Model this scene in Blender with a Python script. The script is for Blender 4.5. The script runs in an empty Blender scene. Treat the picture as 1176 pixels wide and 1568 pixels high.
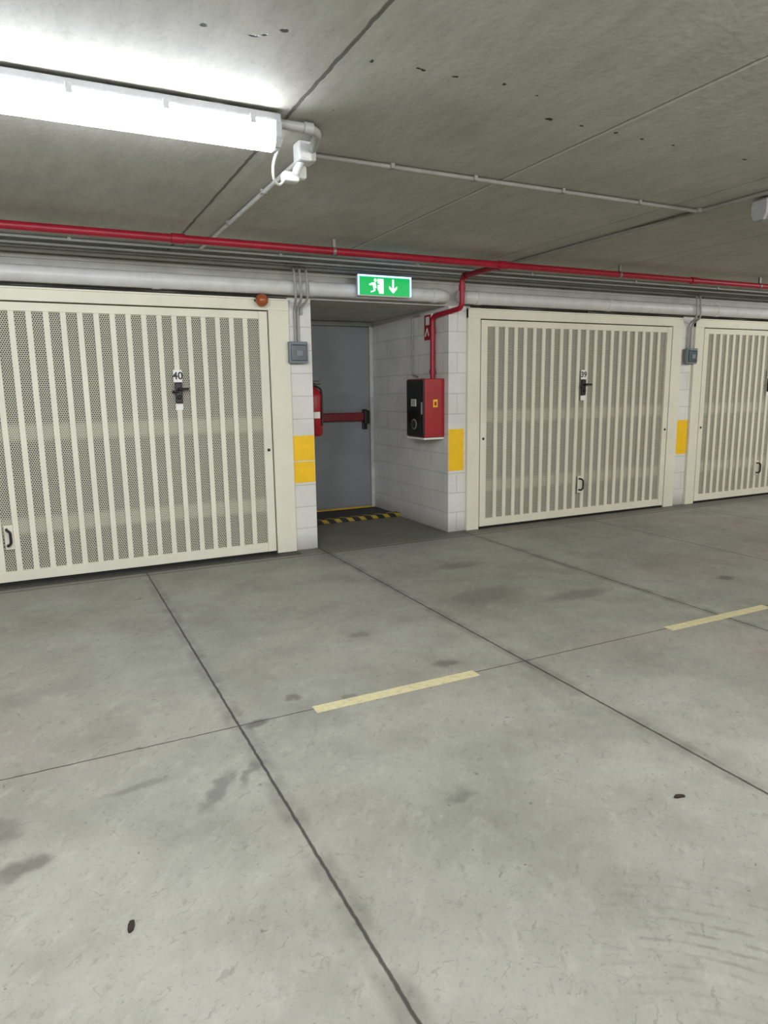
import bpy, bmesh, math, random
from mathutils import Vector, Matrix
random.seed(3)
sc=bpy.context.scene
sc.view_settings.view_transform='Standard'
sc.view_settings.look='None'
COL=sc.collection

# ------------------------------------------------------------ node helpers
def srgb(r,g,b):
    f=lambda c:(c/255/12.92) if c/255<=0.04045 else ((c/255+0.055)/1.055)**2.4
    return (f(r),f(g),f(b),1)
class NT:
    def __init__(s,name):
        s.m=bpy.data.materials.new(name); s.m.use_nodes=True
        s.t=s.m.node_tree; s.b=s.t.nodes['Principled BSDF']
    def n(s,t,**kw):
        x=s.t.nodes.new(t)
        for k,v in kw.items(): setattr(x,k,v)
        return x
    def l(s,a,b): s.t.links.new(a,b)
    def put(s,sock,v):
        if hasattr(v,'links') or hasattr(v,'is_linked'): s.l(v,sock)
        else: sock.default_value=v
    def math(s,op,a,b=0.0,c=0.0):
        x=s.n('ShaderNodeMath',operation=op)
        for i,v in enumerate((a,b,c)): s.put(x.inputs[i],v)
        return x.outputs[0]
    def mix(s,f,a,b,bt='MIX'):
        x=s.n('ShaderNodeMix',data_type='RGBA',blend_type=bt)
        s.put(x.inputs[0],f); s.put(x.inputs[6],a); s.put(x.inputs[7],b)
        return x.outputs[2]
    def mr(s,v,a,b,c=0.0,d=1.0,smooth=False):
        x=s.n('ShaderNodeMapRange')
        if smooth: x.interpolation_type='SMOOTHSTEP'
        s.put(x.inputs[0],v)
        for i,q in zip((1,2,3,4),(a,b,c,d)): x.inputs[i].default_value=q
        return x.outputs[0]
    def pos(s):
        if not hasattr(s,'_p'): s._p=s.n('ShaderNodeNewGeometry').outputs['Position']
        return s._p
    def noise(s,vec,scale,detail=4,rough=.5,dist=0.0):
        x=s.n('ShaderNodeTexNoise'); s.l(vec,x.inputs['Vector'])
        x.inputs['Scale'].default_value=scale; x.inputs['Detail'].default_value=detail
        x.inputs['Roughness'].default_value=rough; x.inputs['Distortion'].default_value=dist
        return x.outputs[0]
    def mapping(s,vec,loc=(0,0,0),rot=(0,0,0),scale=(1,1,1),t='TEXTURE'):
        x=s.n('ShaderNodeMapping',vector_type=t); s.l(vec,x.inputs[0])
        x.inputs[1].default_value=loc; x.inputs[2].default_value=rot; x.inputs[3].default_value=scale
        return x.outputs[0]
    def ell(s,vec,cx,cy,rx,ry,ang=0,z=0,soft=.6):
        v=s.mapping(vec,(cx,cy,z),(0,0,math.radians(ang)),(rx,ry,1))
        L=s.n('ShaderNodeVectorMath',operation='LENGTH'); s.l(v,L.inputs[0])
        return s.mr(L.outputs['Value'],1-soft,1+soft*.4,1,0,True)
    def spots(s,vec,scale,rmin,rmax,keep):
        v=s.n('ShaderNodeTexVoronoi'); s.l(vec,v.inputs['Vector']); v.inputs['Scale'].default_value=scale
        sp=s.n('ShaderNodeSeparateColor'); s.l(v.outputs['Color'],sp.inputs[0])
        r=s.math('MULTIPLY_ADD',sp.outputs[0],rmax-rmin,rmin)
        e=s.mr(s.math('DIVIDE',v.outputs['Distance'],r),.6,1.1,1,0,True)
        return s.math('MULTIPLY',e,s.math('LESS_THAN',sp.outputs[1],keep))
    def line(s,comp,c,w):
        d=s.math('ABSOLUTE',s.math('SUBTRACT',comp,c))
        return s.mr(d,w*.5,w,1,0)
    def lines(s,comp,cs,w):
        d=None
        for c in cs:
            e=s.math('ABSOLUTE',s.math('SUBTRACT',comp,c)); d=e if d is None else s.math('MINIMUM',d,e)
        return s.mr(d,w*.5,w,1,0)
    def warp(s,p,scale,amt):
        nn=s.n('ShaderNodeTexNoise'); nn.inputs['Scale'].default_value=scale; s.l(p,nn.inputs['Vector'])
        sb=s.n('ShaderNodeVectorMath',operation='MULTIPLY_ADD'); s.l(nn.outputs['Color'],sb.inputs[0]); sb.inputs[1].default_value=(amt,amt,0); sb.inputs[2].default_value=(-amt/2,-amt/2,0)
        pd=s.n('ShaderNodeVectorMath',operation='ADD'); s.l(p,pd.inputs[0]); s.l(sb.outputs[0],pd.inputs[1]); return pd.outputs[0]
    def bump(s,h,strength=.3,dist=.01):
        x=s.n('ShaderNodeBump'); x.inputs['Strength'].default_value=strength; x.inputs['Distance'].default_value=dist
        s.l(h,x.inputs['Height']); s.l(x.outputs[0],s.b.inputs['Normal'])

def simple(name,col,rough=.5,metal=0.0,var=.06,scale=9,spec=.5):
    s=NT(name); s.b.inputs['Roughness'].default_value=rough; s.b.inputs['Metallic'].default_value=metal
    s.b.inputs['Specular IOR Level'].default_value=spec
    nz=s.noise(s.pos(),scale,3,.6)
    dark=tuple(c*(1-var*2.2) for c in col[:3])+(1,)
    lite=tuple(min(1,c*(1+var)) for c in col[:3])+(1,)
    s.l(s.mix(s.mr(nz,.3,.7),dark,lite),s.b.inputs['Base Color'])
    return s.m

# ------------------------------------------------------------ materials
def m_floor():
    s=NT('concrete_floor'); p=s.pos()
    sep=s.n('ShaderNodeSeparateXYZ'); s.l(p,sep.inputs[0]); X,Y=sep.outputs[0],sep.outputs[1]
    c=s.mix(s.mr(s.noise(p,.9,4,.6),.32,.68),srgb(142,143,133),srgb(165,166,157))
    c=s.mix(s.math('MULTIPLY',s.mr(s.noise(s.mapping(p,(3,7,0)),.8,2),.46,.66),.45),c,srgb(155,143,133))
    c=s.mix(s.mr(s.noise(p,2.6,5,.62),.44,.74,0,.5),c,srgb(112,112,103))
    c=s.mix(s.mr(s.noise(s.mapping(p,(9,2,0),(0,0,.9),(1,.6,1)),8,5,.75),.52,.74,0,.35),c,srgb(184,184,175))
    c=s.mix(s.mr(s.noise(s.mapping(p,(1,2,0),(0,0,-.5),(.45,1,1)),11,4,.72),.58,.72,0,.38),c,srgb(94,94,88))
    q=s.warp(p,14,.09); q2=s.warp(p,30,.05)
    c=s.mix(s.math('MULTIPLY',s.spots(q2,16,.03,.14,.28),.5),c,srgb(66,66,62))
    c=s.mix(s.math('MULTIPLY',s.spots(q,2.2,.05,.15,.28),.42),c,srgb(86,86,80))
    sc1=s.mr(s.noise(s.mapping(q2,(0,0,0),(0,0,.6),(.9,.09,1)),7,2),.66,.70)
    sc2=s.mr(s.noise(s.mapping(q2,(4,1,0),(0,0,-.9),(.9,.08,1)),7,2),.67,.71)
    c=s.mix(s.math('MULTIPLY',s.math('MAXIMUM',sc1,sc2),.3),c,srgb(96,96,90))
    c=s.mix(s.mr(s.noise(p,55,3,.8),.58,.74,0,.5),c,srgb(80,80,76))
    st=[(-.18,2.21,.10,.06,20,.6),(.73,2.80,.06,.035,0,.65),(.46,2.36,.04,.15,-35,.5),(.60,2.42,.025,.11,-35,.45),
        (1.82,2.98,.10,.05,0,.55),(.95,2.97,.05,.03,0,.55),(1.23,1.91,.07,.035,10,.45),(4.57,3.40,.08,.06,0,.65),
        (-.25,2.45,.08,.08,0,.5),(2.7,3.9,.35,.18,10,.38),(3.3,3.6,.30,.1,0,.42),
        (1.6,3.6,.08,.05,0,.45),(3.0,4.7,.25,.1,0,.4),(.2,2.52,.14,.03,10,.35)]
    m=None
    for cx,cy,rx,ry,a,k in st:
        e=s.math('MULTIPLY',s.ell(q,cx,cy,rx,ry,a),k); m=e if m is None else s.math('MAXIMUM',m,e)
    c=s.mix(m,c,srgb(76,76,70))
    v=s.mapping(p,(.95,.55,0)); L=s.n('ShaderNodeVectorMath',operation='LENGTH'); s.l(v,L.inputs[0])
    w=s.math('SINE',s.math('MULTIPLY_ADD',L.outputs['Value'],150,s.math('MULTIPLY',s.noise(p,4,3),9)))
    w=s.math('MULTIPLY',s.mr(w,.2,1),s.ell(p,1.45,1.05,.30,.28,0,0,.9)); w=s.math('MULTIPLY',w,s.mr(s.noise(p,12,3),.42,.6))
    c=s.mix(s.math('MULTIPLY',w,.4),c,srgb(92,88,83))
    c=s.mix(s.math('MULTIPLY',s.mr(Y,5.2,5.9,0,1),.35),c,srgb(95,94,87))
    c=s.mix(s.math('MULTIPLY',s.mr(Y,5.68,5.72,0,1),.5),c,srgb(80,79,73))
    wob=s.math('MULTIPLY_ADD',s.noise(p,25,2),.008,-.004)
    Xw=s.math('ADD',X,wob); Yw=s.math('ADD',Y,wob)
    j=s.math('MAXIMUM',s.lines(Xw,(-2.46,-.90,.66,2.22,3.78,5.34,6.9,8.46),.0075),s.math('MAXIMUM',s.lines(Yw,(-3,0,2.81),.005),s.line(Yw,5.66,.014)))
    grime=s.lines(X,(.66,2.22,3.78),.06)
    c=s.mix(s.math('MULTIPLY',grime,s.mr(s.noise(p,6,3),.35,.7,0,.55)),c,srgb(88,88,82))
    c=s.mix(s.math('MULTIPLY',j,.85),c,srgb(46,46,43))
    s.l(c,s.b.inputs['Base Color'])
    s.b.inputs['Roughness'].default_value=.55
    s.b.inputs['Specular IOR Level'].default_value=.3
    s.bump(s.math('SUBTRACT',s.noise(p,45,3),s.math('MULTIPLY',j,2)),.15,.004)
    return s.m
def m_ceil():
    s=NT('concrete_ceiling'); p=s.pos()
    sep=s.n('ShaderNodeSeparateXYZ'); s.l(p,sep.inputs[0]); X,Y=sep.outputs[0],sep.outputs[1]
    c=s.mix(s.mr(s.noise(p,1.1,4,.6),.3,.7),srgb(168,166,155),srgb(188,186,177))
    c=s.mix(s.mr(s.noise(s.mapping(p,(0,0,0),(0,0,0),(.35,1.6,1)),5,4,.6),.42,.72,0,.36),c,srgb(140,137,125))
    c=s.mix(s.mr(s.noise(s.mapping(p,(2,0,0),(0,0,0),(.25,1.2,1)),14,4,.7),.5,.75,0,.25),c,srgb(128,125,115))
    c=s.mix(s.mr(s.noise(p,40,3,.7),.58,.78,0,.32),c,srgb(112,110,101))
    wob=s.math('MULTIPLY_ADD',s.noise(p,14,2),.014,-.007); Xw=s.math('ADD',X,wob)
    c=s.mix(s.math('MULTIPLY',s.line(X,1.07,.03),.25),c,srgb(195,193,186))
    j=s.math('MAXIMUM',s.math('MULTIPLY',s.line(Xw,1.03,.011),.85),s.math('MULTIPLY',s.lines(Xw,(-.30,2.37,3.70,5.05,6.4,7.7),.0065),.65))
    c=s.mix(j,c,srgb(84,82,76))
    c=s.mix(s.math('MULTIPLY',s.line(X,2.387,.008),.6),c,srgb(210,208,200))
    q=s.warp(p,60,.02); h=None
    H=[(.56,2.36,.013,.013),(.72,2.36,.018,.009),(.75,2.34,.013,.009),(.80,2.29,.015,.014),(1.14,2.36,.010,.013),(1.32,2.34,.015,.007),(1.335,2.345,.009,.009),
       (1.47,2.34,.013,.007),(1.67,2.32,.010,.010),(2.05,2.52,.022,.013),(2.23,2.52,.015,.007),(2.43,2.52,.011,.010),(2.6,2.53,.010,.008),(3.31,2.53,.022,.008),(2.8,2.53,.010,.007),(1.85,2.35,.008,.007)]
    for cx,cy,rx,ry in H:
        e=s.ell(q,cx,cy,rx,ry,0,HC,.4); h=e if h is None else s.math('MAXIMUM',h,e)
    h=s.math('MAXIMUM',h,s.math('MULTIPLY',s.spots(q,5,.01,.035,.22),.8))
    c=s.mix(h,c,srgb(45,43,40))
    s.l(c,s.b.inputs['Base Color']); s.b.inputs['Roughness'].default_value=.7
    s.b.inputs['Specular IOR Level'].default_value=.25
    s.bump(s.math('SUBTRACT',s.noise(p,30,3),s.math('MULTIPLY',s.math('MAXIMUM',h,j),2)),.3,.006)
    return s.m
def m_block(name,base,low):
    s=NT(name); p=s.pos()
    sep=s.n('ShaderNodeSeparateXYZ'); s.l(p,sep.inputs[0])
    cb=s.n('ShaderNodeCombineXYZ'); s.l(s.math('ADD',s.math('ADD',sep.outputs[0],sep.outputs[1]),.12),cb.inputs[0]); s.l(sep.outputs[2],cb.inputs[1])
    br=s.n('ShaderNodeTexBrick'); s.l(cb.outputs[0],br.inputs['Vector'])
    br.inputs['Scale'].default_value=1; br.inputs['Brick Width'].default_value=.5; br.inputs['Row Height'].default_value=.2
    br.inputs['Mortar Size'].default_value=.005; br.inputs['Mortar Smooth'].default_value=.5
    c=s.mix(s.mr(s.noise(p,3,3),.3,.7),low,base)
    c=s.mix(s.mr(s.noise(p,7,4,.7),.55,.8,0,.3),c,srgb(175,172,162))
    c=s.mix(s.math('MULTIPLY',br.outputs['Fac'],.38),c,srgb(145,143,135))
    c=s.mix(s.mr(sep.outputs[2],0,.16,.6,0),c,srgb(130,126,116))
    s.l(c,s.b.inputs['Base Color']); s.b.inputs['Roughness'].default_value=.65
    s.bump(s.math('SUBTRACT',s.math('MULTIPLY',s.noise(p,120,2),.5),br.outputs['Fac']),.5,.004)
    return s.m
def m_perf():
    s=NT('perforated_steel'); p=s.pos()
    sep=s.n('ShaderNodeSeparateXYZ'); s.l(p,sep.inputs[0])
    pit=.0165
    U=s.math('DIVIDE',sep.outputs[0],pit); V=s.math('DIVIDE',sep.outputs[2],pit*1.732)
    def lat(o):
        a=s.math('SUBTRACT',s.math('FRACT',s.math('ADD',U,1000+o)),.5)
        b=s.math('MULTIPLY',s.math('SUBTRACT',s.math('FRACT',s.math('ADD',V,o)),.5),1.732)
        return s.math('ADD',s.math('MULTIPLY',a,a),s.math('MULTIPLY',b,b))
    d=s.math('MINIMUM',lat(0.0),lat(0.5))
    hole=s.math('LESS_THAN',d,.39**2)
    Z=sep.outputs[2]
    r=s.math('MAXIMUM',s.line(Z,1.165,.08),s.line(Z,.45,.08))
    hc=s.mix(r,srgb(64,63,57),srgb(132,130,118))  # dark interior behind the holes painted in, paler where rails sit
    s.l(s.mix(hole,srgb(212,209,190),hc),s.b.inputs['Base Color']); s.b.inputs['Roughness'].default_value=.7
    return s.m
def m_hazard():
    s=NT('hazard_tape'); p=s.pos(); sep=s.n('ShaderNodeSeparateXYZ'); s.l(p,sep.inputs[0])
    t=s.math('ADD',sep.outputs[0],s.math('ADD',sep.outputs[2],sep.outputs[1]))
    f=s.math('GREATER_THAN',s.math('FRACT',s.math('DIVIDE',s.math('ADD',t,20),.15)),.55)
    s.l(s.mix(f,srgb(28,28,28),srgb(160,140,45)),s.b.inputs['Base Color']); s.b.inputs['Roughness'].default_value=.6
    return s.m
def m_yline():
    s=NT('worn_yellow_line'); p=s.pos()
    c=s.mix(s.mr(s.noise(p,30,4,.7),.48,.68,0,.6),srgb(210,202,158),srgb(165,162,142))
    s.l(c,s.b.inputs['Base Color']); s.b.inputs['Roughness'].default_value=.6
    return s.m
def emis(name,col,st):
    s=NT(name); s.b.inputs['Base Color'].default_value=tuple(c*.5 for c in col[:3])+(1,)
    s.b.inputs['Emission Color'].default_value=col; s.b.inputs['Emission Strength'].default_value=st
    nz=s.noise(s.pos(),3,1); s.l(s.mr(nz,.3,.7,.3,.4),s.b.inputs['Roughness']); return s.m

D=5.895; HC=2.572; YB=7.657
FLOOR=m_floor(); CEIL=m_ceil()
BLOCK=m_block('white_block',srgb(226,225,221),srgb(212,211,206))
WALLC=simple('wall_concrete',srgb(165,163,155),.75,var=.08,scale=3)
BEAM=simple('beam_paint',srgb(188,187,180),.6,var=.07,scale=4)
CREAM=simple('cream_enamel',srgb(228,225,207),.6,var=.03,scale=3,spec=.35)
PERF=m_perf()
WPVC=simple('white_pvc',srgb(208,208,205),.4,var=.05)
GREY=simple('grey_conduit',srgb(160,160,156),.45,var=.05)
GREYD=simple('dark_grey_conduit',srgb(135,133,126),.55,var=.08)  # darker grey for the conduit runs on the ceiling
BOXG=simple('grey_box_plastic',srgb(120,130,136),.5)
BOXL=simple('dark_lid',srgb(70,80,86),.3)
RED=simple('red_pipe_enamel',srgb(162,22,44),.4,var=.08)
REDB=simple('red_cabinet',srgb(160,26,34),.4,var=.05)
DRED=simple('dark_red_bar',srgb(122,28,36),.45)
BLK=simple('black_plastic',srgb(24,24,25),.4)
DOORG=simple('grey_fire_door',srgb(140,144,148),.5,var=.05,scale=2)
FRAMEG=simple('door_frame_grey',srgb(200,201,196),.5)
WHITE=simple('white_plate',srgb(235,235,230),.4,var=.01)
YEL=simple('yellow_reflective',srgb(248,198,18),.5,var=.03)
AMB=simple('amber_dome',srgb(160,84,44),.25)
HAZ=m_hazard(); YL=m_yline()
MAT=simple('dark_mat',srgb(60,60,58),.8)
TUBE=emis('lit_diffuser',(.88,.92,1,1),38)
TUBEF=emis('lit_diffuser_plain',(.95,.97,1,1),5)
TUBEOFF=simple('unlit_diffuser',srgb(125,127,123),.3)
HOUS=simple('fixture_housing',srgb(158,159,161),.4)
EG=emis('exit_green',(0.0,.46,.10,1),.8)
EW=emis('exit_white',(.75,1,.95,1),1.3)
EB=emis('exit_edge_glow',(.25,.55,1,1),4)
STEEL=simple('galvanised_steel',srgb(140,140,138),.4,metal=.5)
GLASS=simple('dark_glass',srgb(20,22,24),.12)
LEAF=simple('dry_leaf',srgb(44,36,30),.8)
GRATE=simple('drain_grate_iron',srgb(66,65,61),.6,metal=.3)

# ------------------------------------------------------------ mesh builder
class MB:
    def __init__(s): s.bm=bmesh.new(); s.mats=[]
    def mi(s,m):
        if m not in s.mats: s.mats.append(m)
        return s.mats.index(m)
    def _add(s,verts,faces,m,smooth=False):
        i=s.mi(m); vs=[s.bm.verts.new(v) for v in verts]
        for f in faces:
            try:
                fc=s.bm.faces.new([vs[k] for k in f]); fc.material_index=i; fc.smooth=smooth
            except ValueError: pass
    def box(s,x0,x1,y0,y1,z0,z1,m,b=0.0):
        if b<=0:
            V=[(x,y,z) for z in (z0,z1) for y in (y0,y1) for x in (x0,x1)]
            s._add(V,[(0,2,3,1),(4,5,7,6),(0,1,5,4),(2,6,7,3),(0,4,6,2),(1,3,7,5)],m)
        else:
            t=bmesh.new(); bmesh.ops.create_cube(t,size=1)
            for v in t.verts:
                v.co=Vector(((x0+x1)/2+v.co.x*(x1-x0),(y0+y1)/2+v.co.y*(y1-y0),(z0+z1)/2+v.co.z*(z1-z0)))
            bmesh.ops.bevel(t,geom=t.edges[:],offset=b,segments=2,affect='EDGES',profile=.5)
            t.verts.index_update()
            s._add([v.co.copy() for v in t.verts],[[v.index for v in f.verts] for f in t.faces],m); t.free()
        return s
    def tube(s,pts,r,m,seg=12,fil=.05,caps=True):
        P=[Vector(p) for p in pts]; Q=[P[0]]
        for i in range(1,len(P)-1):
            a,b,c=P[i-1],P[i],P[i+1]; d1=(a-b); d2=(c-b)
            k=min(fil,d1.length*.45,d2.length*.45)
            s0=b+d1.normalized()*k; s1=b+d2.normalized()*k
            for j in range(7):
                t=j/6; Q.append(s0*(1-t)**2+b*2*t*(1-t)+s1*t*t)
        Q.append(P[-1])
        T=[(Q[min(i+1,len(Q)-1)]-Q[max(i-1,0)]).normalized() for i in range(len(Q))]
        up=Vector((0,0,1)) if abs(T[0].z)<.9 else Vector((1,0,0))
        N=T[0].cross(up).normalized(); V=[];F=[]
        for i,q in enumerate(Q):
            N=(N-T[i]*N.dot(T[i])).normalized(); B=T[i].cross(N)
            for k in range(seg):
                a=2*math.pi*k/seg; V.append(q+(N*math.cos(a)+B*math.sin(a))*r)
        for i in range(len(Q)-1):
            for k in range(seg):
                F.append((i*seg+k,i*seg+(k+1)%seg,(i+1)*seg+(k+1)%seg,(i+1)*seg+k))
        s._add(V,F,m,True)
        if caps:
            s._add(V[:seg],[tuple(range(seg))[::-1]],m); s._add(V[-seg:],[tuple(range(seg))],m)
        return s
    def lathe(s,c,axis,prof,m,seg=20):
        ax=Vector(axis).normalized(); u=ax.cross(Vector((0,0,1)) if abs(ax.z)<.9 else Vector((1,0,0))).normalized(); w=ax.cross(u)
        c=Vector(c);V=[];F=[]
        for r,h in prof:
            for k in range(seg):
                a=2*math.pi*k/seg; V.append(c+ax*h+(u*math.cos(a)+w*math.sin(a))*max(r,1e-4))
        for i in range(len(prof)-1):
            for k in range(seg): F.append((i*seg+k,i*seg+(k+1)%seg,(i+1)*seg+(k+1)%seg,(i+1)*seg+k))
        F.append(tuple(range(seg))[::-1]); F.append(tuple(range((len(prof)-1)*seg,len(prof)*seg)))
        s._add(V,F,m,True); return s
    def poly(s,pts,m,off):
        s._add([(x,off,z) for x,z in pts],[tuple(range(len(pts)))],m); return s
    def obj(s,name,parent=None):
        bmesh.ops.recalc_face_normals(s.bm,faces=s.bm.faces[:])
        me=bpy.data.meshes.new(name); s.bm.to_mesh(me); s.bm.free()
        for m in s.mats: me.materials.append(m)
        o=bpy.data.objects.new(name,me); COL.objects.link(o)
        if parent: o.parent=parent
        return o
def empty(name,loc=(0,0,0)):
    e=bpy.data.objects.new(name,None); e.empty_display_size=.1; COL.objects.link(e); return e
def text(txt,size,x,y,z,mat,parent,name):
    cu=bpy.data.curves.new('t','FONT'); cu.body=txt; cu.size=size; cu.align_x='CENTER'; cu.align_y='CENTER'; cu.extrude=.0008; cu.offset=.0018
    o=bpy.data.objects.new('t',cu); COL.objects.link(o)
    bpy.context.view_layer.update()
    me=bpy.data.meshes.new_from_object(o.evaluated_get(bpy.context.evaluated_depsgraph_get()))
    bpy.data.objects.remove(o); me.materials.clear(); me.materials.append(mat)
    R=Matrix.Translation((x,y,z))@Matrix.Rotation(math.radians(90),4,'X'); me.transform(R)
    n=bpy.data.objects.new(name,me); COL.objects.link(n); n.parent=parent; return n

# ------------------------------------------------------------ room shell
MB().box(-6,14,-6,YB,-.15,0,FLOOR).obj('floor')
MB().box(-6,14,-6,YB+.15,HC,HC+.2,CEIL).obj('ceiling')
MB().box(-6,14,YB,YB+.15,0,HC,BLOCK).obj('wall_back')
MB().box(-6.15,-6,-6,YB+.15,0,HC,WALLC).obj('wall_left')
MB().box(14,14.15,-6,YB+.15,0,HC,WALLC).obj('wall_right')
MB().box(-6,14,-6.15,-6,0,HC,WALLC).obj('wall_rear')
MB().box(-6,-2.58,D,D+.2,0,2.24,BLOCK).obj('wall_front_left')
MB().box(10.0,14,D,D+.2,0,2.24,BLOCK).obj('wall_front_right')
bm=MB().box(-6,14,D+.03,D+.25,2.24,HC,BEAM)
bm.box(-6,14,D+.012,D+.03,2.44,2.47,BEAM)
bm.obj('trim_beam')
MB().box(2.21,3.634,D+.25,YB,2.24,2.32,BEAM).obj('trim_niche_soffit')
def pier(name,x0,x1,bx0,bx1,rows):
    w=MB().box(x0,x1,D,YB,0,2.24,BLOCK).obj(name)
    k=MB()
    for a,b in rows: k.box(bx0,bx1,D-.0025,D+.001,a,b,YEL)
    k.obj('yellow_band',w)
pier('wall_niche_left',2.0,2.21,2.004,2.207,[(.625,.815),(.825,1.05)])
pier('wall_niche_right',3.634,3.84,3.637,3.815,[(.63,1.05)])
pier('wall_partition',6.83,7.04,6.835,7.035,[(.63,1.04)])
pier('wall_partition_end',9.86,10.0,9.87,9.99,[(.63,1.04)])

# ------------------------------------------------------------ garage doors
def garage(x0,x1,px0,px1,lock,num,pull):
    e=empty('garage_door')
    fr=MB()
    fr.box(px0,x0-.012,D-.03,D+.06,0,2.235,CREAM,.004)
    fr.box(x1+.012,px1,D-.03,D+.06,0,2.235,CREAM,.004)
    fr.box(x0-.016,x0-.012,D+.0,D+.06,0,2.12,BLK); fr.box(x1+.008,x1+.012,D+.0,D+.06,0,2.12,BLK)
    fr.box(px0,px1,D-.035,D+.06,2.128,2.225,CREAM,.004)
    fr.box(px0,px1,D-.05,D-.034,2.212,2.225,CREAM)
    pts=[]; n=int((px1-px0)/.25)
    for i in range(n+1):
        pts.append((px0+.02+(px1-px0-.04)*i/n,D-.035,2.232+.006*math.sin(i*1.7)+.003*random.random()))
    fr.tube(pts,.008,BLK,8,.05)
    fr.box((x0+x1)/2+.02,(x0+x1)/2+.06,D-.05,D-.025,2.222,2.25,BLK,.004)
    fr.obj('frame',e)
    lf=MB(); sw=.075
    lf.box(x0,x0+sw,D-.028,D+.02,.025,2.118,CREAM,.004)
    lf.box(x1-sw,x1,D-.028,D+.02,.025,2.118,CREAM,.004)
    lf.box(x0+sw,x1-sw,D-.024,D+.02,2.055,2.118,CREAM,.003)
    lf.box(x0+sw,x1-sw,D-.024,D+.02,.025,.105,CREAM,.003)
    a=x0+sw; b=x1-sw; n=round((b-a)/.118); pt=(b-a)/n
    for i in range(1,n):
        c=a+pt*i; lf.box(c-.021,c+.021,D-.020,D-.0005,.10,2.06,CREAM,.004)
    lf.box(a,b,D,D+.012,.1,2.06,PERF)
    lf.obj('leaf',e)
    hw=MB()
    hw.box(lock-.035,lock+.035,D-.03,D-.02,1.53,1.63,WHITE,.002)
    hw.box(lock-.028,lock+.028,D-.045,D-.022,1.36,1.53,BLK,.008)
    hw.tube([(lock,D-.04,1.475),(lock,D-.075,1.475),(lock+.075,D-.075,1.475)],.011,BLK,8,.02)
    hw.tube([(lock-.055,D-.05,1.455),(lock,D-.05,1.455)],.010,BLK,8)
    hw.lathe((lock,D-.045,1.41),(0,-1,0),[(.016,0),(.016,.014),(.006,.016)],BLK,12)
    hw.box(lock-.03,lock+.03,D-.028,D-.02,1.305,1.356,WHITE,.002)
    hw.box(pull-.03,pull+.03,D-.03,D-.02,.28,.47,CREAM,.003)
    hw.tube([(pull-.012,D-.03,.315),(pull-.012,D-.07,.315),(pull+.012,D-.07,.335),(pull+.012,D-.07,.42),(pull-.012,D-.07,.44),(pull-.012,D-.03,.44)],.010,BLK,8,.02)
    for xx in (x0+.035,x1-.035): hw.lathe((xx,D-.028,.94),(0,-1,0),[(.013,0),(.013,.006),(.004,.007)],BLK,10)
    hw.obj('lock_and_handle',e)
    text(num,.082,lock,D-.0315,1.58,BLK,e,'number')
    sl=MB(); sl.box(x0,x1,D-.02,D+.05,0.001,.018,BLK); sl.obj('bottom_gap_dark',e)  # black strip stands in for the shade in the gap under the leaf
    return e
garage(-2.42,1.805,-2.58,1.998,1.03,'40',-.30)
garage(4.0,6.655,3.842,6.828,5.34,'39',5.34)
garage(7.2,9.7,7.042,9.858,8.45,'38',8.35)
k=MB(); g0,g1=5.745,5.862
k.box(-2.58,2.0,g0,g0+.008,0,.004,GRATE); k.box(-2.58,2.0,g1-.008,g1,0,.004,GRATE); k.box(-2.58,2.0,g0+.008,g1-.008,0,.0008,BLK)
x=-2.56
while x<1.98: k.box(x,x+.010,g0+.008,g1-.008,0,.0035,GRATE); x+=.035
k.obj('floor_drain_grate')

# ------------------------------------------------------------ emergency door in the niche
e=empty('emergency_door')
k=MB()
k.box(2.42,2.50,YB-.05,YB-.001,0,2.235,FRAMEG,.004); k.box(3.585,3.632,YB-.05,YB-.001,0,2.235,FRAMEG,.004); k.box(2.5,3.585,YB-.05,YB-.001,2.19,2.235,FRAMEG,.004)
k.obj('frame',e)
k=MB(); k.box(2.505,3.58,YB-.04,YB-.004,.045,2.185,DOORG,.004); k.box(2.505,3.58,YB-.044,YB-.004,.012,.026,YEL)
k.obj('leaf',e)
k=MB()
k.box(2.62,3.47,YB-.13,YB-.09,1.085,1.185,DRED,.015)
for x in (2.60,3.50):
    k.box(x-.03,x+.03,YB-.14,YB-.04,1.05,1.21,BLK,.01)
k.box(3.47,3.53,YB-.075,YB-.04,.98,1.22,BLK,.01)
k.obj('panic_bar',e)
MB().box(2.212,3.632,6.94,7.03,0,.045,HAZ,.006).obj('hazard_tape_threshold')
MB().box(2.212,3.632,7.032,7.60,0,.02,MAT,.004).obj('door_mat')

# ------------------------------------------------------------ fire hose cabinet
e=empty('fire_hose_cabinet')
k=MB(); k.box(3.405,3.632,5.965,6.33,.97,1.55,REDB,.008); k.box(3.40,3.632,5.975,6.32,.950,.968,WHITE,.003)
k.obj('case',e)
k=MB()
k.box(3.392,3.406,5.975,6.32,.98,1.54,BLK,.004)
k.box(3.388,3.393,6.01,6.285,1.03,1.49,GLASS,.001)
k.lathe((3.387,6.15,1.10),(-1,0,0),[(.055,0),(.055,.004),(.045,.006)],STEEL,20)
k.lathe((3.382,6.15,1.10),(-1,0,0),[(.038,0),(.038,.003),(.01,.004)],BLK,20)
k.box(3.384,3.389,6.11,6.21,1.28,1.35,WHITE)
k.box(3.383,3.385,6.12,6.20,1.285,1.345,GREY)
k.box(3.380,3.392,5.99,6.005,1.2,1.32,STEEL)
k.obj('glass_front',e)
k=MB(); k.box(3.50,3.55,5.9615,5.966,1.27,1.345,YEL); k.box(3.512,3.538,5.960,5.962,1.285,1.325,REDB); k.obj('sticker',e)

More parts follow.
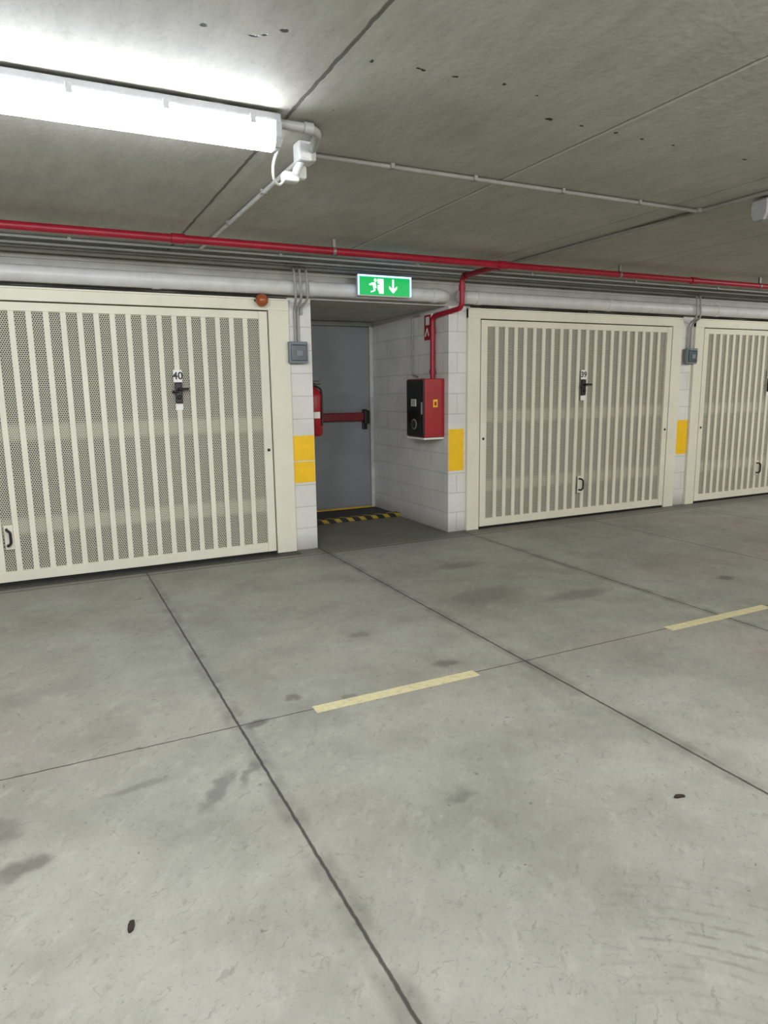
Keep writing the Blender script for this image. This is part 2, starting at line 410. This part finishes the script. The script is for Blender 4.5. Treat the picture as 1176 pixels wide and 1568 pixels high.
e=empty('fire_hose_sign')
k=MB(); k.box(3.615,3.633,6.20,6.34,1.93,2.20,WHITE,.002); k.box(3.611,3.616,6.208,6.332,1.94,2.19,REDB)
k.box(3.609,3.612,6.23,6.30,2.09,2.17,WHITE); k.tube([(3.61,6.24,1.98),(3.61,6.27,2.06),(3.61,6.31,1.98)],.006,WHITE,8,.01)
k.obj('panel',e)

# fire extinguisher on the hidden niche wall
k=MB()
cx,cy=2.335,6.22
k.lathe((cx,cy,1.02),(0,0,1),[(.06,0),(.08,.015),(.08,.37),(.066,.42),(.03,.45),(.022,.465)],REDB,24)
k.lathe((cx,cy,1.475),(0,0,1),[(.02,0),(.02,.04),(.012,.045)],BLK,12)
k.box(cx-.01,cx+.07,cy-.012,cy+.012,1.50,1.515,BLK); k.box(cx-.01,cx+.06,cy-.012,cy+.012,1.53,1.542,BLK)
k.tube([(cx+.02,cy,1.49),(cx+.07,cy-.03,1.46),(cx+.06,cy-.07,1.3),(cx+.055,cy-.07,1.12)],.009,BLK,8,.04)
k.box(cx-.03,cx+.03,cy-.084,cy-.07,1.19,1.25,WHITE)
k.box(2.211,2.26,cy-.03,cy+.03,1.15,1.40,STEEL)
k.obj('fire_extinguisher')

# ------------------------------------------------------------ exit sign
e=empty('exit_sign'); X0,X1,Z0,Z1,Y=2.60,3.10,2.275,2.43,5.70
k=MB(); k.box(X0-.012,X1+.012,Y+.004,Y+.045,Z0-.01,Z1+.014,FRAMEG,.004); k.box(X0-.014,X1+.014,Y-.004,Y+.004,Z1+.002,Z1+.014,EB); k.box(X0-.014,X0-.003,Y-.004,Y+.004,Z0,Z1+.002,EB)
k.box(X1+.003,X1+.014,Y-.004,Y+.004,Z0,Z1+.002,EB)
k.box((X0+X1)/2-.06,(X0+X1)/2+.06,Y+.045,D+.01,2.40,2.425,FRAMEG)
k.obj('housing',e)
k=MB(); k.box(X0,X1,Y,Y+.004,Z0,Z1,EG); k.obj('green_panel',e)
k=MB(); yo=Y-.0015
def P(pts,ox,m=EW,o=yo): k.poly([(ox+a,Z0+b) for a,b in pts],m,o)
ox=X0+.10
P([(.075,.015),(.135,.015),(.135,.14),(.075,.14)],ox)
P([(.045,.118),(.06,.110),(.072,.12),(.07,.136),(.055,.142),(.044,.132)],ox-.005,EW,yo-.001)
P([(.02,.105),(.055,.108),(.065,.06),(.035,.055)],ox,EW,yo-.001)
P([(.035,.06),(.06,.06),(.05,.035),(.01,.02),(.005,.03),(.035,.04)],ox,EW,yo-.001)
P([(.045,.06),(.065,.06),(.085,.035),(.09,.012),(.075,.012),(.07,.03)],ox,EG,yo-.002)
P([(.02,.105),(.03,.095),(.01,.08),(-.01,.085),(-.005,.092)],ox)
P([(.055,.108),(.06,.095),(.09,.085),(.095,.095)],ox,EG,yo-.002)
ax=X0+.33
P([(-.009,.14),(.009,.14),(.009,.06),(.04,.085),(.04,.062),(0,.02),(-.04,.062),(-.04,.085),(-.009,.06)],ax)
k.obj('pictogram',e)

# ------------------------------------------------------------ light fixtures
def area(parent,name,loc,rx,pw,sx,sy,col):
    L=bpy.data.lights.new(name,'AREA'); L.shape='RECTANGLE'; L.size=sx; L.size_y=sy; L.energy=pw; L.color=col
    o=bpy.data.objects.new(name,L); COL.objects.link(o); o.location=loc; o.rotation_euler=(math.radians(rx),0,0); o.parent=parent
def fixture(x0,x1,y0,y1,mat,down=0,side=0,col=(1,1,1)):
    e=empty('fluorescent_light_fixture'); ym=(y0+y1)/2
    k=MB(); k.box(x0,x1,y0,y1,2.528,HC-.012,HOUS,.008)
    for x in (x0+.25,x1-.25): k.box(x-.02,x+.02,ym-.03,ym+.03,HC-.015,HC-.001,STEEL)
    n=5
    for i in range(n):
        c=x0+.12+(x1-x0-.24)*i/(n-1); k.box(c-.012,c+.012,y0-.008,y0+.01,2.505,2.542,HOUS,.003); k.box(c-.012,c+.012,y1-.01,y1+.008,2.505,2.542,HOUS,.003)
    k.obj('housing',e)
    k=MB()
    pr=[(y0+.003,2.529),(y0+.004,2.47),(y0+.022,2.44),(y0+.045,2.43),(y1-.045,2.43),(y1-.022,2.44),(y1-.004,2.47),(y1-.003,2.529)]
    V=[(x0+.025,a,b) for a,b in pr]+[(x1-.025,a,b) for a,b in pr]; N=len(pr)
    k._add(V,[(i,i+1,N+i+1,N+i) for i in range(N-1)]+[tuple(range(N))[::-1],tuple(range(N,2*N))],mat)
    k.obj('diffuser',e)
    k=MB()
    for xx in (x0,x1-.025):
        k._add([(q,a+(0.0),b) for q in (xx,xx+.025) for a,b in [(y0,2.53),(y0+.002,2.47),(y0+.02,2.436),(y1-.02,2.436),(y1-.002,2.47),(y1,2.53)]],
            [(i,i+1,6+i+1,6+i) for i in range(5)]+[(0,1,2,3,4,5),(6,7,8,9,10,11)],HOUS)
    k.obj('end_caps',e)
    xm=(x0+x1)/2; w=x1-x0-.1
    if down: area(e,'tube_down',(xm,ym,2.427),0,down,w,.08,col)
    if side:
        area(e,'tube_side_a',(xm,y1+.012,2.455),62,side,w,.05,col)
        area(e,'tube_side_b',(xm,y0-.012,2.455),-62,side*.6,w,.05,col)
    return e
COOL=(.96,.98,1); MID=(.99,.985,.965); WARM=(1,.95,.87)
fixture(-.60,.985,2.89,3.01,TUBE)
fixture(4.02,5.3,2.90,3.00,TUBEOFF)
fixture(8.2,9.8,2.89,3.01,TUBEF,15,34,MID)
fixture(-5.0,-3.4,2.89,3.01,TUBEF,14,22,COOL)
fixture(-2.0,-.4,.2,.32,TUBEF,18,78,COOL)  # unseen row above the camera, added as fill for walls and floor
fixture(1.8,3.4,.2,.32,TUBEF,8,46,MID)
fixture(5.8,7.4,.2,.32,TUBEF,9,42,WARM)
fixture(-1.0,.6,-3,-2.88,TUBEF,18,44,COOL)  # unseen row behind the camera, also added for general fill
fixture(4.0,5.6,-3,-2.88,TUBEF,16,38,WARM)

# ------------------------------------------------------------ pipes and conduits
XL,XR=-5.99,13.99
k=MB(); zc=2.315; yc=5.815
k.tube([(XL,yc,zc),(3.50,yc,zc),(3.56,yc+.04,zc-.0),(3.57,D+.01,zc)],.062,WPVC,20,.04)
k.tube([(3.78,D+.01,zc+.02),(3.78,yc,zc),(XR,yc,zc)],.062,WPVC,20,.07)
for x in (-1.2,.9,2.18,3.42,3.92,5.6,7.3): k.tube([(x-.03,yc,zc),(x+.03,yc,zc)],.067,WPVC,20)
k.obj('drain_pipe')
k=MB()
k.tube([(XL,5.06,2.485),(XR,5.06,2.485)],.027,RED,14)
for x in (.95,3.66,6.0): k.tube([(x-.045,5.06,2.485),(x+.045,5.06,2.485)],.034,RED,14)
k.tube([(3.66,5.06,2.485),(3.66,5.70,2.485),(3.66,5.70,2.20),(3.59,6.13,2.16),(3.59,6.13,1.552)],.025,RED,14,.06)
for p0,p1 in (((3.66,5.66,2.485),(3.66,5.62,2.485)),((3.66,5.70,2.41),(3.66,5.70,2.36)),((3.66,5.12,2.485),(3.66,5.17,2.485)),((3.59,6.13,2.05),(3.59,6.13,2.0)),((3.59,6.13,1.64),(3.59,6.13,1.60))):
    k.tube([p0,p1],.032,RED,14)
for x in (2.1,5.0,7.0,9,-1.5):
    k.box(x-.012,x+.012,5.05,5.07,2.51,HC-.001,STEEL); k.tube([(x-.012,5.06,2.485),(x+.012,5.06,2.485)],.031,STEEL,14)
k.obj('fire_sprinkler_pipe')
k=MB(); r=.011
k.tube([(XL,5.74,2.556),(XR,5.74,2.556)],r,GREY,8)
k.tube([(XL,5.86,2.535),(XR,5.86,2.535)],r,GREY,8)
k.tube([(XL,5.88,2.49),(XR,5.88,2.49)],.014,WPVC,8)
for x in (-1,.3,1.9,3.2,4.5,5.9,7.2,8.6): k.box(x-.012,x+.012,5.722,5.758,2.545,HC-.001,GREY)
for i,(xt,xb) in enumerate(((2.00,2.055),(2.05,2.085),(2.11,2.115))):
    k.tube([(xt-.02,5.87,2.50),(xt+.01,5.73,2.47),(xt+.02,5.725,2.22),(xb,D-.02,2.16),(xb,D-.02,1.872 if i<2 else 2.1)],r,GREY,8,.05)
for xt,xb in ((6.86,6.93),(6.92,6.98)):
    k.tube([(xt-.02,5.87,2.50),(xt,5.73,2.47),(xt+.02,5.725,2.22),(xb,D-.02,2.16),(xb,D-.02,1.882)],r,GREY,8,.05)
k.obj('electrical_conduit')
k=MB(); k.tube([(3.62,6.42,2.20),(3.62,6.60,2.20),(3.62,6.60,1.60),(3.56,6.345,1.57)],.010,GREY,8,.03); k.obj('electrical_conduit')
k=MB(); k.tube([(1.24,5.72,2.556),(1.24,3.36,2.556)],.012,WPVC,8,.05)
for y in (4.0,4.8,5.5): k.box(1.222,1.258,y-.012,y+.012,2.545,HC-.001,GREY)
k.obj('electrical_conduit')
k=MB()
k.tube([(1.28,3.31,2.556),(3.93,3.31,2.556)],.012,GREYD,8)
k.tube([(3.93,5.72,2.556),(3.93,-2.8,2.556)],.013,GREYD,8)
for x in (1.7,2.2,2.8,3.4): k.box(x-.01,x+.01,3.292,3.328,2.546,HC-.001,GREYD)
k.box(3.90,3.96,3.28,3.34,2.545,HC-.001,GREYD,.004)
k.obj('electrical_conduit')
# junction boxes and cable near the lamp
k=MB()
k.tube([(.99,2.95,2.54),(1.17,2.95,2.54),(1.22,3.16,2.535)],.019,GREY,12,.07)
k.tube([(1.10,2.95,2.54),(1.14,2.95,2.54)],.024,GREY,12)
k.box(1.155,1.225,3.17,3.25,2.485,HC-.001,WPVC,.01)
k.box(1.20,1.27,3.24,3.34,2.51,HC-.001,WPVC,.01)
k.box(1.105,1.185,3.24,3.30,2.41,2.455,WPVC,.012)
k.box(1.165,1.225,3.25,3.30,2.43,2.49,WPVC,.012)
k.tube([(1.16,3.24,2.44),(1.185,3.215,2.50)],.018,WPVC,12)
k.tube([(1.02,3.0,2.50),(.995,3.06,2.42),(1.015,3.12,2.365),(1.07,3.2,2.37),(1.115,3.26,2.42)],.006,WHITE,8,.06)
k.obj('lamp_junction_box')

def swbox(x0,x1,z0,z1):
    k=MB(); k.box(x0,x1,D-.085,D-.032,z0,z1,BOXG,.008); k.box(x0+.015,x1-.015,D-.10,D-.083,z0+.02,z1-.03,BOXL,.006)
    k.box((x0+x1)/2-.03,(x0+x1)/2+.03,D-.108,D-.098,z0+.06,z0+.11,BOXG,.004)
    k.box(x0+.02,x1-.02,D-.10,D-.083,z1-.026,z1-.012,BOXG)
    k.box(x0+.04,x1-.02,D-.033,D-.0005,z0+.02,z1-.02,BOXG); k.obj('electrical_switch_box')
swbox(1.975,2.145,1.685,1.87); swbox(6.86,7.03,1.70,1.88)

k=MB(); k.tube([(1.69,D-.06,2.20),(1.80,D-.06,2.20)],.008,BLK,8); k.box(1.72,1.77,D-.075,D-.052,2.17,2.228,BLK,.005)
k.lathe((1.745,D-.075,2.20),(0,-1,0),[(.05,0),(.054,.018),(.050,.038),(.038,.055),(.02,.065),(.004,.068)],AMB,20)
k.obj('warning_beacon')

MB().box(1.01,1.90,2.765,2.835,0,.0012,YL).obj('parking_line')
MB().box(3.29,4.20,2.765,2.835,0,.0012,YL).obj('parking_line')
MB().box(-1.27,-.38,2.765,2.835,0,.0012,YL).obj('parking_line')
def leaf(x,y,a,s):
    k=MB(); pts=[]
    for i in range(9):
        t=2*math.pi*i/9; rr=s*(.7+.4*random.random()); pts.append((math.cos(t)*rr*1.5,math.sin(t)*rr*.6))
    ca,sa=math.cos(a),math.sin(a)
    top=[(x+u*ca-v*sa,y+u*sa+v*ca,.004+.004*random.random()) for u,v in pts]; bot=[(q[0],q[1],.0005) for q in top]
    k._add(top+bot,[tuple(range(9)),tuple(range(9,18))[::-1]]+[(i,(i+1)%9,9+(i+1)%9,9+i) for i in range(9)],LEAF); k.obj('dry_leaf')
leaf(.096,1.807,1.3,.016); leaf(1.926,1.547,-.3,.016)

w=bpy.data.worlds.new('w'); sc.world=w; w.use_nodes=True
w.node_tree.nodes['Background'].inputs[0].default_value=(.5,.5,.5,1); w.node_tree.nodes['Background'].inputs[1].default_value=.05

# ------------------------------------------------------------ camera
yaw,pitch,roll=.457956,.1765464,-.013408
f=Vector((math.sin(yaw)*math.cos(pitch),math.cos(yaw)*math.cos(pitch),-math.sin(pitch)))
r=Vector((math.cos(yaw),-math.sin(yaw),0)); u=r.cross(f)
r2=r*math.cos(roll)+u*math.sin(roll); u2=-r*math.sin(roll)+u*math.cos(roll)
cd=bpy.data.cameras.new('camera'); cd.sensor_fit='HORIZONTAL'; cd.sensor_width=36; cd.lens=36*1072.72/1200; cd.clip_start=.02
co=bpy.data.objects.new('camera',cd); COL.objects.link(co)
M=Matrix((r2,u2,-f)).transposed().to_4x4(); M.translation=(0,0,1.45); co.matrix_world=M
sc.camera=co
